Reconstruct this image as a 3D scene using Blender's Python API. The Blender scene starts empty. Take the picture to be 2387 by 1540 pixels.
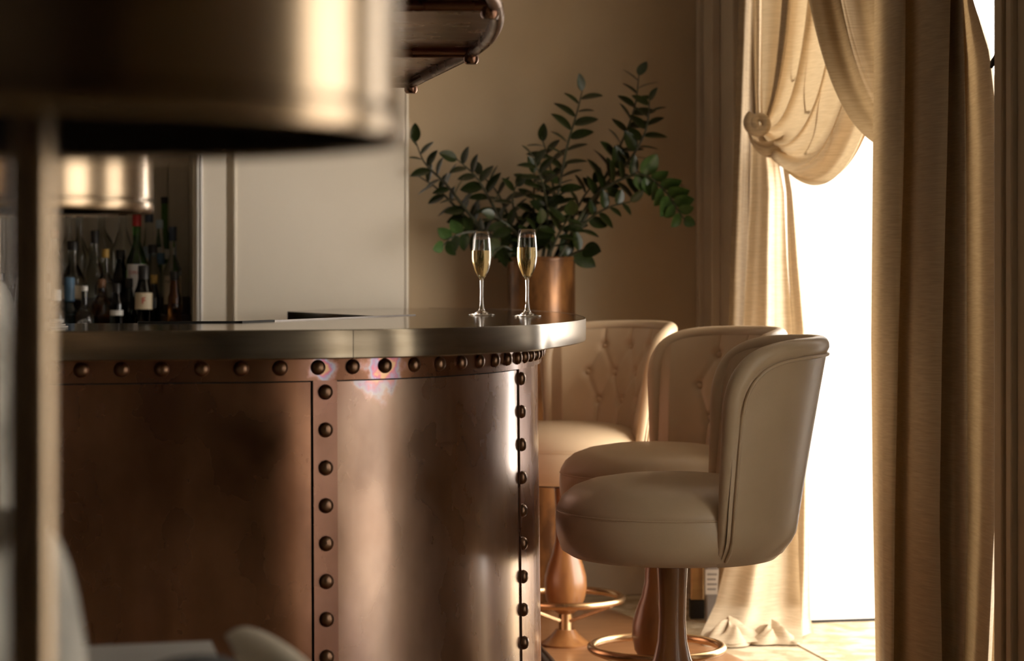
import bpy, bmesh, math, random
from mathutils import Vector, Matrix
from mathutils.geometry import tessellate_polygon
random.seed(7)
sc = bpy.context.scene
C = sc.collection
PI = math.pi

# ------------------------------------------------------------------ camera
FPX, HOR, EYE = 4800.0, 666.0, 1.16          # focal length in pixels (frame 2387x1540), eye level row, eye height
cam_d = bpy.data.cameras.new('camera')
cam = bpy.data.objects.new('camera', cam_d); C.objects.link(cam)
cam.location = (0, 0, EYE); cam.rotation_euler = (PI/2, 0, 0)
cam_d.sensor_width = 36.0
cam_d.lens = FPX/2387*36
cam_d.shift_y = -(770-HOR)/2387
cam_d.clip_start = 0.05
cam_d.dof.use_dof = True
cam_d.dof.focus_distance = 4.65
cam_d.dof.aperture_fstop = 4.5
sc.camera = cam

# ------------------------------------------------------------------ world, exposure
world = bpy.data.worlds.new('sky'); sc.world = world
world.use_nodes = True
bg = world.node_tree.nodes['Background']
bg.inputs[0].default_value = (1.0, 0.925, 0.83, 1)
bg.inputs[1].default_value = 7.0
sc.view_settings.view_transform = 'Standard'
sc.view_settings.look = 'None'
sc.view_settings.exposure = 0.46
sc.view_settings.gamma = 1.0
sc.view_settings.use_curve_mapping = False

# right (window) wall frame: J = foot of the far jamb, WD runs along the wall towards the camera, WN points into the room
J = Vector((0.839, 7.05, 0)); WD = Vector((0.186, -0.9825, 0)).normalized(); WN = Vector((-WD.y*-1, 0, 0))
WN = Vector((WD.y, -WD.x, 0)).normalized()      # (-.98,-.186)
def wall_pt(q, r, z): return J + WD*q + WN*r + Vector((0, 0, z))
WINDOWS = [(0.0, 1.96, 2.95), (3.5, 4.2, 2.7), (4.85, 5.8, 2.7)]   # q0, q1, height
for i, (a, b, h) in enumerate(WINDOWS):                              # light portals in the openings
    ld = bpy.data.lights.new('window_portal', 'AREA'); ld.shape = 'RECTANGLE'
    ld.size = b-a; ld.size_y = h; ld.cycles.is_portal = True
    lo = bpy.data.objects.new('window_portal', ld); C.objects.link(lo)
    lo.location = wall_pt((a+b)/2, -0.02, h/2)
    lo.rotation_euler = WN.to_track_quat('-Z', 'Z').to_euler()
sun_d = bpy.data.lights.new('sun', 'SUN'); sun_d.energy = 0.5; sun_d.angle = math.radians(14); sun_d.color = (1, .9, .76)
sun = bpy.data.objects.new('sun', sun_d); C.objects.link(sun)
sun.location = (6, 2, 6)
sun.rotation_euler = Vector((-.72, .48, -.62)).to_track_quat('-Z', 'Y').to_euler()

# ------------------------------------------------------------------ helpers
def at(px, py, Y): return Vector(((px-1193.5)*Y/FPX, Y, EYE-(py-HOR)*Y/FPX))
def xat(px, Y): return (px-1193.5)*Y/FPX
def tag(o, label=None, cat=None, group=None, kind=None):
    if label: o['label'] = label
    if cat: o['category'] = cat
    if group: o['group'] = group
    if kind: o['kind'] = kind
    return o
def empty(name, loc=(0, 0, 0), rz=0, parent=None):
    o = bpy.data.objects.new(name, None); C.objects.link(o)
    o.location = loc; o.rotation_euler = (0, 0, rz); o.parent = parent
    o.empty_display_size = .05
    return o
def link(name, me, mat, parent=None, loc=None):
    o = bpy.data.objects.new(name, me); C.objects.link(o)
    if mat and not me.materials: me.materials.append(mat)
    if parent: o.parent = parent
    if loc is not None: o.location = loc
    return o
def mesh(name, vs, fs, smooth=False, fix=True, sharp=50):
    me = bpy.data.meshes.new(name)
    me.from_pydata([tuple(v) for v in vs], [], fs)
    if fix:
        bm = bmesh.new(); bm.from_mesh(me)
        bmesh.ops.remove_doubles(bm, verts=bm.verts, dist=1e-6)
        bmesh.ops.recalc_face_normals(bm, faces=bm.faces)
        bm.to_mesh(me); bm.free()
    if smooth:
        me.polygons.foreach_set('use_smooth', [True]*len(me.polygons))
        if sharp: me.set_sharp_from_angle(angle=math.radians(sharp))
    me.update()
    return me
def part(name, vs, fs, mat, parent=None, smooth=False, fix=True, loc=None):
    return link(name, mesh(name, vs, fs, smooth, fix), mat, parent, loc)
def grid_faces(nu, nv, closed_u=False, off=0):
    fs = []
    for i in range(nu if closed_u else nu-1):
        for j in range(nv-1):
            a = off+i*nv+j; b = off+((i+1) % nu)*nv+j
            fs.append((a, b, b+1, a+1))
    return fs
def lathe_geo(prof, seg=32):
    vs, n = [], len(prof)
    for i in range(seg):
        c, s = math.cos(2*PI*i/seg), math.sin(2*PI*i/seg)
        for r, z in prof: vs.append((r*c, r*s, z))
    return vs, grid_faces(seg, n, True)
def lathe(name, prof, mat, parent=None, seg=32, loc=None, smooth=True):
    vs, fs = lathe_geo(prof, seg)
    return part(name, vs, fs, mat, parent, smooth, True, loc)
def tube_geo(path, r, seg=10, closed=False, cap=True):
    n = len(path); vs = []; path = [Vector(p) for p in path]
    prev = None
    for i, p in enumerate(path):
        if closed: t = path[(i+1) % n]-path[i-1]
        else: t = path[min(i+1, n-1)]-path[max(i-1, 0)]
        t.normalize()
        if prev is None:
            a = Vector((0, 0, 1)) if abs(t.z) < .9 else Vector((1, 0, 0))
            u = t.cross(a).normalized()
        else:
            u = (prev-t*prev.dot(t)).normalized()
        prev = u; w = t.cross(u)
        rr = r[i] if isinstance(r, (list, tuple)) else r
        for k in range(seg):
            g = 2*PI*k/seg
            vs.append(p+u*math.cos(g)*rr+w*math.sin(g)*rr)
    fs = []
    for i in range(n if closed else n-1):
        for k in range(seg):
            a = i*seg+k; b = i*seg+(k+1) % seg; c = ((i+1) % n)*seg
            fs.append((a, b, c+(k+1) % seg, c+k))
    if cap and not closed:
        fs.append(tuple(range(seg))); fs.append(tuple((n-1)*seg+k for k in range(seg)))
    return vs, fs
def tube(name, path, r, mat, parent=None, seg=10, closed=False):
    vs, fs = tube_geo(path, r, seg, closed)
    return part(name, vs, fs, mat, parent, True)
def box_geo(p0, p1, M=None, bev=0):
    bm = bmesh.new()
    bmesh.ops.create_cube(bm, size=1)
    p0, p1 = Vector(p0), Vector(p1)
    for v in bm.verts: v.co = Vector(((p0[i]+p1[i])/2+v.co[i]*(p1[i]-p0[i]) for i in range(3)))
    if bev: bmesh.ops.bevel(bm, geom=list(bm.edges), offset=bev, segments=2, affect='EDGES', profile=.5)
    if M is not None: bmesh.ops.transform(bm, matrix=M, verts=bm.verts)
    bmesh.ops.recalc_face_normals(bm, faces=bm.faces)
    return bm
def box(name, p0, p1, mat, parent=None, M=None, bev=0):
    bm = box_geo(p0, p1, M, bev)
    me = bpy.data.meshes.new(name); bm.to_mesh(me); bm.free()
    return link(name, me, mat, parent)
def frame_mat(o, x):      # matrix: local x along x (horizontal), local z up
    x = Vector(x).normalized(); z = Vector((0, 0, 1)); y = z.cross(x)
    return Matrix(((x.x, y.x, z.x, o[0]), (x.y, y.y, z.y, o[1]), (x.z, y.z, z.z, o[2]), (0, 0, 0, 1)))
def catmull(pts, n):
    P = [Vector(p) for p in pts]; out = []
    for i in range(len(P)-1):
        p0 = P[max(i-1, 0)]; p1 = P[i]; p2 = P[i+1]; p3 = P[min(i+2, len(P)-1)]
        if i == 0: p0 = p1*2-p2
        if i == len(P)-2: p3 = p2*2-p1
        for k in range(n):
            t = k/n
            out.append(.5*((2*p1)+(p2-p0)*t+(2*p0-5*p1+4*p2-p3)*t*t+(3*p1-p0-3*p2+p3)*t**3))
    out.append(P[-1]); return out
class Path:                                # arc-length parametrised plan curve
    def __init__(s, pts):
        s.p = [Vector((p[0], p[1], 0)) for p in pts]; s.l = [0]
        for a, b in zip(s.p, s.p[1:]): s.l.append(s.l[-1]+(b-a).length)
        s.L = s.l[-1]
    def at(s, d):
        d = max(0, min(s.L, d)); lo = 0
        while lo < len(s.l)-2 and s.l[lo+1] < d: lo += 1
        t = (d-s.l[lo])/(s.l[lo+1]-s.l[lo]); return s.p[lo].lerp(s.p[lo+1], t)
    def tan(s, d): return (s.at(d+.01)-s.at(d-.01)).normalized()
    def nor(s, d):
        t = s.tan(d); return Vector((t.y, -t.x, 0))
def copy_tree(o, parent=None):
    c = o.copy(); C.objects.link(c); c.parent = parent
    for ch in list(o.children): copy_tree(ch, c)
    return c
def text_mesh(body, size, depth=0.0004):
    cu = bpy.data.curves.new('lettering', 'FONT'); cu.body = body; cu.size = size; cu.extrude = depth
    cu.align_x = 'CENTER'; cu.align_y = 'CENTER'
    o = bpy.data.objects.new('lettering', cu); C.objects.link(o)
    dg = bpy.context.evaluated_depsgraph_get(); dg.update()
    me = bpy.data.meshes.new_from_object(o.evaluated_get(dg))
    bpy.data.objects.remove(o); bpy.data.curves.remove(cu)
    return me

# ------------------------------------------------------------------ materials
def new_mat(name):
    m = bpy.data.materials.new(name); m.use_nodes = True
    return m, m.node_tree.nodes, m.node_tree.links, m.node_tree.nodes['Principled BSDF']
def noise_col(nt, lk, c1, c2, scale, vec_scale=(1, 1, 1), detail=4, lo=.35, hi=.65, rot=(0, 0, 0)):
    tc = nt.new('ShaderNodeTexCoord'); mp = nt.new('ShaderNodeMapping'); mp.inputs['Scale'].default_value = vec_scale
    mp.inputs['Rotation'].default_value = rot
    nz = nt.new('ShaderNodeTexNoise'); nz.inputs['Scale'].default_value = scale; nz.inputs['Detail'].default_value = detail
    lk.new(tc.outputs['Object'], mp.inputs[0]); lk.new(mp.outputs[0], nz.inputs['Vector'])
    rp = nt.new('ShaderNodeValToRGB'); rp.color_ramp.elements[0].position = lo; rp.color_ramp.elements[1].position = hi
    rp.color_ramp.elements[0].color = (*c1, 1); rp.color_ramp.elements[1].color = (*c2, 1)
    lk.new(nz.outputs['Fac'], rp.inputs[0])
    return rp, nz, mp
def simple(name, col, rough=.5, metal=0, col2=None, scale=8, vs=(1, 1, 1), bump=0, bscale=None, spec=.5, coat=0, lo=.35, hi=.65, detail=4):
    m, nt, lk, b = new_mat(name)
    b.inputs['Roughness'].default_value = rough; b.inputs['Metallic'].default_value = metal
    b.inputs['Specular IOR Level'].default_value = spec; b.inputs['Coat Weight'].default_value = coat
    rp, nz, mp = noise_col(nt, lk, col, col2 or tuple(c*.88 for c in col), scale, vs, detail, lo, hi)
    lk.new(rp.outputs[0], b.inputs['Base Color'])
    if bump:
        n2 = nt.new('ShaderNodeTexNoise'); n2.inputs['Scale'].default_value = bscale or scale*6; n2.inputs['Detail'].default_value = 3
        lk.new(mp.outputs[0], n2.inputs['Vector'])
        bp = nt.new('ShaderNodeBump'); bp.inputs['Strength'].default_value = bump; bp.inputs['Distance'].default_value = .002
        lk.new(n2.outputs['Fac'], bp.inputs['Height']); lk.new(bp.outputs[0], b.inputs['Normal'])
    return m
def glass(name, col, rough=0.0, ior=1.46):
    m, nt, lk, b = new_mat(name)
    b.inputs['Base Color'].default_value = (*col, 1); b.inputs['Roughness'].default_value = rough
    b.inputs['Transmission Weight'].default_value = 1; b.inputs['IOR'].default_value = ior
    return m
def copper_mat(name, stain=False, amt=.5, coat=.3, dark=(.15, .066, .034), light=(.44, .225, .13)):
    m, nt, lk, b = new_mat(name)
    b.inputs['Metallic'].default_value = 1; b.inputs['Coat Weight'].default_value = coat; b.inputs['Coat Roughness'].default_value = .16
    rp, nz, mp = noise_col(nt, lk, dark, light, 3.2, (1, 1, .6), 5, .30, .72)
    st, nz2, mp2 = noise_col(nt, lk, (.62, .58, .56), (1, 1, 1), 9, (1, 1, .12), 3, .36, .55)     # vertical run marks
    mul = nt.new('ShaderNodeMixRGB'); mul.blend_type = 'MULTIPLY'; mul.inputs[0].default_value = .45
    lk.new(rp.outputs[0], mul.inputs[1]); lk.new(st.outputs[0], mul.inputs[2])
    bl1, nzb, mpb = noise_col(nt, lk, (.60, .52, .47), (1, 1, 1), 7.5, (1, 1, .8), 5, .38, .60)      # sharper oxide blotches
    mul2 = nt.new('ShaderNodeMixRGB'); mul2.blend_type = 'MULTIPLY'; mul2.inputs[0].default_value = .4
    lk.new(mul.outputs[0], mul2.inputs[1]); lk.new(bl1.outputs[0], mul2.inputs[2])
    tint, nzt, mpt = noise_col(nt, lk, (1, 1, 1), (.86, .80, .98), 4.3, (1, 1, .5), 3, .50, .66)     # faint violet bloom
    mul3 = nt.new('ShaderNodeMixRGB'); mul3.blend_type = 'MULTIPLY'; mul3.inputs[0].default_value = .6
    lk.new(mul2.outputs[0], mul3.inputs[1]); lk.new(tint.outputs[0], mul3.inputs[2])
    col = mul3.outputs[0]
    if stain:                              # heat-tint rainbow bloom: concentric interference colours with a noisy outline
        tc = nt.new('ShaderNodeTexCoord')
        acc = col
        for (c, rad) in stain:
            vm = nt.new('ShaderNodeVectorMath'); vm.operation = 'SUBTRACT'; vm.inputs[1].default_value = c
            lk.new(tc.outputs['Object'], vm.inputs[0])
            ln = nt.new('ShaderNodeVectorMath'); ln.operation = 'LENGTH'; lk.new(vm.outputs[0], ln.inputs[0])
            nn = nt.new('ShaderNodeTexNoise'); nn.inputs['Scale'].default_value = 44; nn.inputs['Detail'].default_value = 3
            lk.new(tc.outputs['Object'], nn.inputs['Vector'])
            ma = nt.new('ShaderNodeMath'); ma.operation = 'MULTIPLY_ADD'; ma.inputs[1].default_value = rad*1.5; lk.new(nn.outputs['Fac'], ma.inputs[0]); lk.new(ln.outputs['Value'], ma.inputs[2])
            dv = nt.new('ShaderNodeMath'); dv.operation = 'DIVIDE'; dv.inputs[1].default_value = rad*2.2; lk.new(ma.outputs[0], dv.inputs[0])
            cr = nt.new('ShaderNodeValToRGB'); e = cr.color_ramp.elements
            e[0].position = .42; e[0].color = (.75, .50, .33, 1)
            e[1].position = .96; e[1].color = (.35, .16, .09, 1)
            for pos, cc in ((.52, (.85, .55, .30)), (.60, (.72, .20, .34)), (.68, (.42, .36, .62)), (.76, (.46, .56, .68)), (.85, (.60, .34, .34))):
                el = cr.color_ramp.elements.new(pos); el.color = (*cc, 1)
            lk.new(dv.outputs[0], cr.inputs[0])
            fr = nt.new('ShaderNodeMapRange'); fr.inputs['From Min'].default_value = .98; fr.inputs['From Max'].default_value = .74
            lk.new(dv.outputs[0], fr.inputs['Value'])
            mx = nt.new('ShaderNodeMixRGB'); sc_n = nt.new('ShaderNodeMath'); sc_n.operation = 'MULTIPLY'; sc_n.inputs[1].default_value = amt; lk.new(fr.outputs[0], sc_n.inputs[0]); lk.new(sc_n.outputs[0], mx.inputs[0]); lk.new(acc, mx.inputs[1]); lk.new(cr.outputs[0], mx.inputs[2])
            acc = mx.outputs[0]
        col = acc
    lk.new(col, b.inputs['Base Color'])
    mr = nt.new('ShaderNodeMapRange'); mr.inputs['From Min'].default_value = .3; mr.inputs['From Max'].default_value = .7; mr.inputs['To Min'].default_value = .36; mr.inputs['To Max'].default_value = .20
    lk.new(nzb.outputs['Fac'], mr.inputs['Value']); lk.new(mr.outputs[0], b.inputs['Roughness'])
    bp = nt.new('ShaderNodeBump'); bp.inputs['Strength'].default_value = .25; bp.inputs['Distance'].default_value = .004
    n3 = nt.new('ShaderNodeTexNoise'); n3.inputs['Scale'].default_value = 5; n3.inputs['Detail'].default_value = 2
    lk.new(mp.outputs[0], n3.inputs['Vector']); lk.new(n3.outputs['Fac'], bp.inputs['Height']); lk.new(bp.outputs[0], b.inputs['Normal'])
    return m
def fabric_mat(name, c1, c2, trans=.45, tcol=None):
    m, nt, lk, b = new_mat(name)
    rp, nz, mp = noise_col(nt, lk, c1, c2, 14, (1.2, 1.2, 26), 4, .3, .7)        # horizontal slub yarns
    b.inputs['Roughness'].default_value = .62; b.inputs['Sheen Weight'].default_value = .15
    b.inputs['Specular IOR Level'].default_value = .35
    lk.new(rp.outputs[0], b.inputs['Base Color'])
    tr = nt.new('ShaderNodeBsdfTranslucent'); mxr = nt.new('ShaderNodeMixRGB'); mxr.blend_type = 'MULTIPLY'; mxr.inputs[0].default_value = 1
    mxr.inputs[2].default_value = (*(tcol or (1, .90, .74)), 1); lk.new(rp.outputs[0], mxr.inputs[1]); lk.new(mxr.outputs[0], tr.inputs[0])
    ms = nt.new('ShaderNodeMixShader'); ms.inputs[0].default_value = trans
    out = nt['Material Output']; lk.new(b.outputs[0], ms.inputs[1]); lk.new(tr.outputs[0], ms.inputs[2]); lk.new(ms.outputs[0], out.inputs[0])
    bp = nt.new('ShaderNodeBump'); bp.inputs['Strength'].default_value = .2; bp.inputs['Distance'].default_value = .001
    lk.new(nz.outputs['Fac'], bp.inputs['Height']); lk.new(bp.outputs[0], b.inputs['Normal'])
    return m
def wood_mat(name, c1, c2, rough=.3, vs=(14, 14, 1.2), scale=3, coat=.3):
    return simple(name, c1, rough, 0, c2, scale, vs, .06, 12, coat=coat, lo=.3, hi=.7)

M = {}
M['taupe'] = simple('taupe_wall', (.44, .34, .225), .75, col2=(.41, .315, .205), scale=3, bump=.05, bscale=120)  # darker and browner than the pale wall
M['pale'] = simple('pale_wall_paint', (.81, .735, .62), .5, col2=(.78, .705, .59), scale=2.5, bump=.05, bscale=60)
M['trim'] = simple('trim_paint', (.50, .41, .31), .5, scale=4)
M['white'] = simple('white_paint', (.85, .83, .80), .6, col2=(.82, .80, .77), scale=3)
M['ceiling'] = simple('ceiling_paint', (.55, .50, .43), .8, scale=3)
M['darkwall'] = simple('dark_panelling', (.055, .036, .022), .45, col2=(.04, .026, .016), scale=4, vs=(1, 1, .2))
M['niche'] = simple('niche_boards', (.60, .53, .41), .5, col2=(.54, .47, .36), scale=5, vs=(6, 6, .5))
M['carpet'] = simple('beige_carpet', (.60, .51, .37), .95, col2=(.40, .315, .20), scale=11, bump=.8, bscale=160, lo=.42, hi=.58, spec=.1)
M['woodfloor'] = wood_mat('bar_floor_wood', (.40, .20, .09), (.28, .125, .05), .28, (2, 14, 2), 3)
M['copper'] = copper_mat('copper_sheet')  # darker copy: the left panel's dim reflection is put into the colour
M['copper_dull'] = copper_mat('copper_dull', coat=.05, dark=(.13, .065, .04), light=(.30, .16, .10))
M['rivet'] = simple('aged_bronze_rivet', (.16, .095, .062), .3, 1, (.24, .14, .09), 40)
M['pewter'] = simple('pewter_sheet', (.25, .205, .15), .24, 1, (.19, .15, .105), 6, (1, 1, 8), .04, 60)
M['pewter_top'] = simple('pewter_top_sheet', (.46, .40, .33), .11, 1, (.37, .31, .25), 7, (1, 1, 1), .03, 20)
M['darkmetal'] = simple('dark_iron', (.05, .038, .03), .35, .9, scale=20)
M['black'] = simple('black_void', (.012, .010, .008), .7, scale=10)
M['brass'] = simple('brushed_brass', (.62, .43, .24), .26, 1, (.52, .35, .19), 10, (1, 1, 6))
M['lampbrass'] = simple('lamp_brass', (.52, .38, .25), .22, 1, (.46, .33, .21), 6, (1, 1, 5), coat=.4)
M['lampin'] = simple('lamp_inside', (.012, .009, .007), .6, scale=6)  # near-black: darkness of the unlit hollow put into the colour
M['leather'] = simple('taupe_leather', (.63, .47, .305), .36, 0, (.58, .43, .275), 5, (1, 1, 1), .12, 260, spec=.5)
M['stoolwood'] = wood_mat('turned_wood', (.36, .16, .05), (.23, .09, .027), .36, (10, 10, 1.2), 3, .3)
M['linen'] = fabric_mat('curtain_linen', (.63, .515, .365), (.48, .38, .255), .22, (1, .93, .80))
M['linen_shaded'] = fabric_mat('shaded_linen', (.38, .285, .175), (.27, .195, .112), .20)  # darker copy of the linen, for panels that hang in shade
M['sheer'] = fabric_mat('sheer_linen', (.72, .71, .69), (.67, .66, .64), .85, (.93, .97, 1))
M['glass'] = glass('clear_glass', (1, 1, 1))
M['champagne'] = glass('champagne', (.96, .78, .42), ior=1.34)
M['leaf'] = simple('zz_leaf', (.012, .019, .005), .3, 0, (.025, .040, .009), 6, spec=.4)
M['leaf_lit'] = simple('zz_leaf_lit', (.030, .068, .016), .3, 0, (.055, .105, .026), 6)  # lighter leaf copy: light on the arching stems put into its green
M['stem'] = simple('zz_stem', (.035, .042, .018), .5, 0, (.055, .048, .025), 9)
M['soil'] = simple('soil', (.02, .014, .01), .9, scale=30)
M['pot'] = simple('patinated_copper_pot', (.33, .145, .045), .26, .35, (.10, .042, .015), 9, (1.4, 1.4, .6), .06, 30, lo=.35, hi=.62)
M['velvet'] = simple('crushed_velvet', (.62, .585, .52), .7, 0, (.34, .32, .285), 9, (1, 1, .8), .3, 30, lo=.38, hi=.62)
M['marble'] = simple('table_white', (.62, .60, .57), .3, 0, (.50, .48, .46), 4)
M['beige'] = simple('beige_upholstery', (.62, .54, .43), .5, 0, scale=12)
M['paper'] = simple('paper_white', (.75, .72, .66), .7, scale=10)
M['plastic_grey'] = simple('grey_plastic', (.30, .28, .27), .4, scale=8)

# ------------------------------------------------------------------ setting
BX = Vector((.9825, .186, 0)); BY = Vector((-.186, .9825, 0))         # room axes (back wall direction / depth)
CORNER = J + WD*-.75                                                    # far right corner of the room
def strct(o): o['kind'] = 'structure'; return o
strct(box('floor', (-4.2, -3, -.06), (3.4, 8.8, 0), M['carpet']))
strct(box('ceiling', (-4.2, -3, 3.25), (3.4, 8.8, 3.35), M['ceiling']))
strct(box('wall_left', (-4.1, -3, 0), (-4.0, 8.8, 3.25), M['darkwall']))
strct(box('wall_front', (-4.1, -3, 0), (3.4, -2.9, 3.25), M['darkwall']))
# back wall (behind the plant): slab running from the corner to the left
MB = frame_mat((CORNER.x, CORNER.y, 0), BX)       # local x along wall to the right, local y away from the room
strct(box('wall_back', (-1.12, 0, 0), (.6, .12, 3.25), M['taupe'], M=MB))
b = strct(box('baseboard_back', (-1.2, -.018, 0), (0, 0, .13), M['trim'], M=MB, bev=.004))
# window wall: pieces between the openings
MW = frame_mat((J.x, J.y, 0), WD)                 # local x = q, local y = +left normal of WD
# WD x up: y = z cross x  -> points out of the room or into it; find the sign
_y = Vector((0, 0, 1)).cross(WD); SG = -1 if _y.dot(WN) > 0 else 1     # SG*local_y points OUT of the room
def wbox(name, q0, q1, r0, r1, z0, z1, mat, bev=0, parent=None):       # r measured into the room
    y0, y1 = sorted((-SG*r0, -SG*r1))
    return box(name, (q0, y0, z0), (q1, y1, z1), mat, parent, MW, bev)
TH = .45
wr = strct(empty('wall_right'))
edges = [-.80]
for a, bq, h in WINDOWS: edges += [a, bq]
edges += [10.2]
for k in range(0, len(edges), 2):
    wbox('pier', edges[k], edges[k+1], -TH, 0, 0, 3.25, M['trim'] if k < 2 else M['taupe'], parent=wr)
for a, bq, h in WINDOWS: wbox('lintel', a, bq, -TH, 0, h, 3.25, M['taupe'], parent=wr)
for n_, (a, bq, h) in enumerate(WINDOWS):
    w = strct(empty('window_%d' % (n_+1)))
    wbox('reveal_panel', a, a+.02, -TH, -.005, .004, h, M['white'], parent=w)
    wbox('reveal_panel', bq-.02, bq, -TH, -.005, .004, h, M['white'], parent=w)
    if n_ == 0: wbox('shadow_gap', a+.02, a+.0215, -TH, -.005, .004, .014, M['black'], parent=w)
    wbox('head_panel', a+.02, bq-.02, -TH, -.005, h-.02, h, M['white'], parent=w)
    wbox('threshold', a+.02, bq-.02, -TH, -.005, -.01, .004, M['carpet'] if n_ == 0 else M['trim'], parent=w)
for n_, (a, bq, h) in enumerate(WINDOWS[1:]):  # blinds out of view, added to dim and diffuse the side windows
    sh = tag(empty('dimming_blind', wall_pt((a+bq)/2, -.1, 0)), ['unseen sheer blind added to dim the second window', 'unseen sheer blind added to dim the third window'][n_], 'blind', 'added blinds out of view')
    nu_, nv_ = 60, 4
    vs = [wall_pt(a+.02+(bq-a-.04)*i/(nu_-1), -.1+.015*math.sin(i*.9), .03+(h-.06)*j/(nv_-1))-Vector(sh.location) for i in range(nu_) for j in range(nv_)]
    part('blind_cloth', vs, grid_faces(nu_, nv_), M['sheer'], sh, True, False)
# architraves
t = strct(empty('trim_1'))
for q0, q1, r in ((-.66, -.62, .03), (-.60, -.50, .018), (-.47, -.44, .032), (-.30, -.17, .035), (-.15, -.03, .02)):
    wbox('moulding', q0, q1, 0, r, .14, 3.2, M['trim'], .004, t)
t = strct(empty('trim_2'))
for q0, q1, r in ((1.975, 2.03, .012), (2.03, 2.06, .03), (2.06, 2.12, .02), (2.12, 2.15, .045), (2.15, 2.30, .03)):
    wbox('moulding', q0, q1, 0, r, 0, 3.2, M['taupe'], .005, t)
# pale wall with pilaster, in front of the back wall, left of the plant
P0 = Vector((xat(952, 7.42), 7.42, 0)); MP = frame_mat(P0, BX)
def pw(name, x0, x1, y0, y1, z0, z1, mat, parent=None, bev=0): return box(name, (x0, y0, z0), (x1, y1, z1), mat, parent, MP, bev)
def lx(px):          # local x on the pale wall plane for an image column
    k = (px-1193.5)/FPX
    return (k*P0.y-P0.x)/(BX.x-k*BX.y)
wp = strct(empty('wall_pale'))
pw('panel', lx(551), -.012, .0, .16, 0, 3.25, M['pale'], wp)
pw('corner_bead', -.012, 0, -.004, .16, 0, 3.25, M['pale'], wp, .003)
pw('groove_back', lx(526), lx(551), .05, .16, 0, 3.25, M['pale'], wp)
pw('panel_bead', lx(545), lx(551), -.006, .05, 0, 3.25, M['pale'], wp, .002)
pw('pilaster', lx(472), lx(527), -.012, .6, 0, 3.25, M['pale'], wp)
pw('casing_bead', lx(466), lx(472), -.022, .6, 0, 3.25, M['white'], wp, .003)
pw('casing_bead', lx(458), lx(465), -.018, .6, 0, 3.25, M['white'], wp, .003)
# bottle niche
ni = strct(empty('wall_niche'))
pw('niche_back', lx(-420), lx(458), .52, .66, 0, 3.25, M['niche'], ni)
for k in range(9):
    x1 = lx(458)-.005-k*.085; pw('niche_board', x1-.081, x1, .505, .522, .9, 3.0, M['niche'], ni, .002)
pw('niche_side', lx(458)-.012, lx(458), .0, .52, 0, 3.25, M['niche'], ni)
pw('niche_end', lx(-420), lx(0)-.02, -.1, .52, 0, 3.25, M['darkwall'], ni)

# ------------------------------------------------------------------ the bar
BODY = [(-.779, 3.722), (-.707, 3.738), (-.638, 3.754), (-.567, 3.770), (-.497, 3.787), (-.428, 3.807), (-.363, 3.837), (-.303, 3.876),
        (-.245, 3.920), (-.193, 3.970), (-.147, 4.025), (-.107, 4.085), (-.073, 4.148), (-.043, 4.213), (-.018, 4.281), (.003, 4.350),
        (.018, 4.420), (.031, 4.491), (.042, 4.562), (.050, 4.633), (.057, 4.75), (.061, 4.95), (.060, 5.3), (.045, 5.65), (-.015, 6.05), (-.12, 6.40), (-.25, 6.75), (-.40, 7.12)]
LEFTD = Vector((-.974, -.226, 0))
start = Vector((-.779, 3.722, 0))
pts = [start+LEFTD*1.5, start+LEFTD*1.0, start+LEFTD*.5] + [Vector((*p, 0)) for p in BODY]
BP = Path(catmull(pts, 10))
def arc_of(px):      # arc position where the body is crossed by an image column (front side)
    best = None
    for i in range(0, 4000):
        d = BP.L*i/4000; p = BP.at(d)
        e = abs(1193.5+p.x/p.y*FPX-px)
        if p.y < 4.75 and (best is None or e < best[0]): best = (e, d)
    return best[1]
BAND_LO, BAND_HI = .984, 1.028
def off_pt(d, o, z): return BP.at(d)+BP.nor(d)*(o+(1.0-z)*.012)+Vector((0, 0, z))
def sheet(name, d0, d1, z0, z1, o0, o1, mat, parent, step=.025, nz=2):
    n = max(2, int((d1-d0)/step)+1); vs = []
    for i in range(n):
        d = d0+(d1-d0)*i/(n-1)
        for j in range(nz): vs.append(off_pt(d, o1, z0+(z1-z0)*j/(nz-1)))
    for i in range(n):
        d = d0+(d1-d0)*i/(n-1)
        for j in range(nz): vs.append(off_pt(d, o0, z0+(z1-z0)*j/(nz-1)))
    fs = grid_faces(n, nz); N = n*nz
    fs += [tuple(v+N for v in f[::-1]) for f in fs]
    for i in range(n-1):
        a, b2 = i*nz, (i+1)*nz
        fs += [(a, b2, b2+N, a+N), (a+nz-1, b2+nz-1, b2+nz-1+N, a+nz-1+N)]
    for j in range(nz-1):
        fs += [(j, j+1, j+1+N, j+N), ((n-1)*nz+j, (n-1)*nz+j+1, (n-1)*nz+j+1+N, (n-1)*nz+j+N)]
    o = part(name, vs, fs, mat, parent)
    for p in o.data.polygons:
        p.use_smooth = True
    o.data.set_sharp_from_angle(angle=math.radians(30))
    return o
bar = tag(empty('copper_bar', BP.at(1.5)), 'riveted copper bar front curving around to the stools', 'bar counter')
inv = Matrix.Translation(-Vector(bar.location))
S1a, S1b = arc_of(728), arc_of(783)
S2a, S2b = arc_of(1206), arc_of(1231)
ra = arc_of(893.5)
M['copper_band'] = copper_mat('copper_band', stain=[(tuple(off_pt(ra, 0, 1.006)), .042), (tuple(off_pt(arc_of(752), 0, 1.005)), .024)])
M['copper_hot_lit'] = copper_mat('copper_panel_tinted_lit', coat=.8, amt=.35, stain=[(tuple(off_pt(arc_of(880), 0, 1.0)), .05)], dark=(.27, .15, .095), light=(.60, .44, .34))  # heat tint, plus paler copper that puts a whiter highlight into the colour
M['copper_strip'] = copper_mat('copper_strip', coat=.5, dark=(.26, .13, .085), light=(.44, .26, .20))
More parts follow.
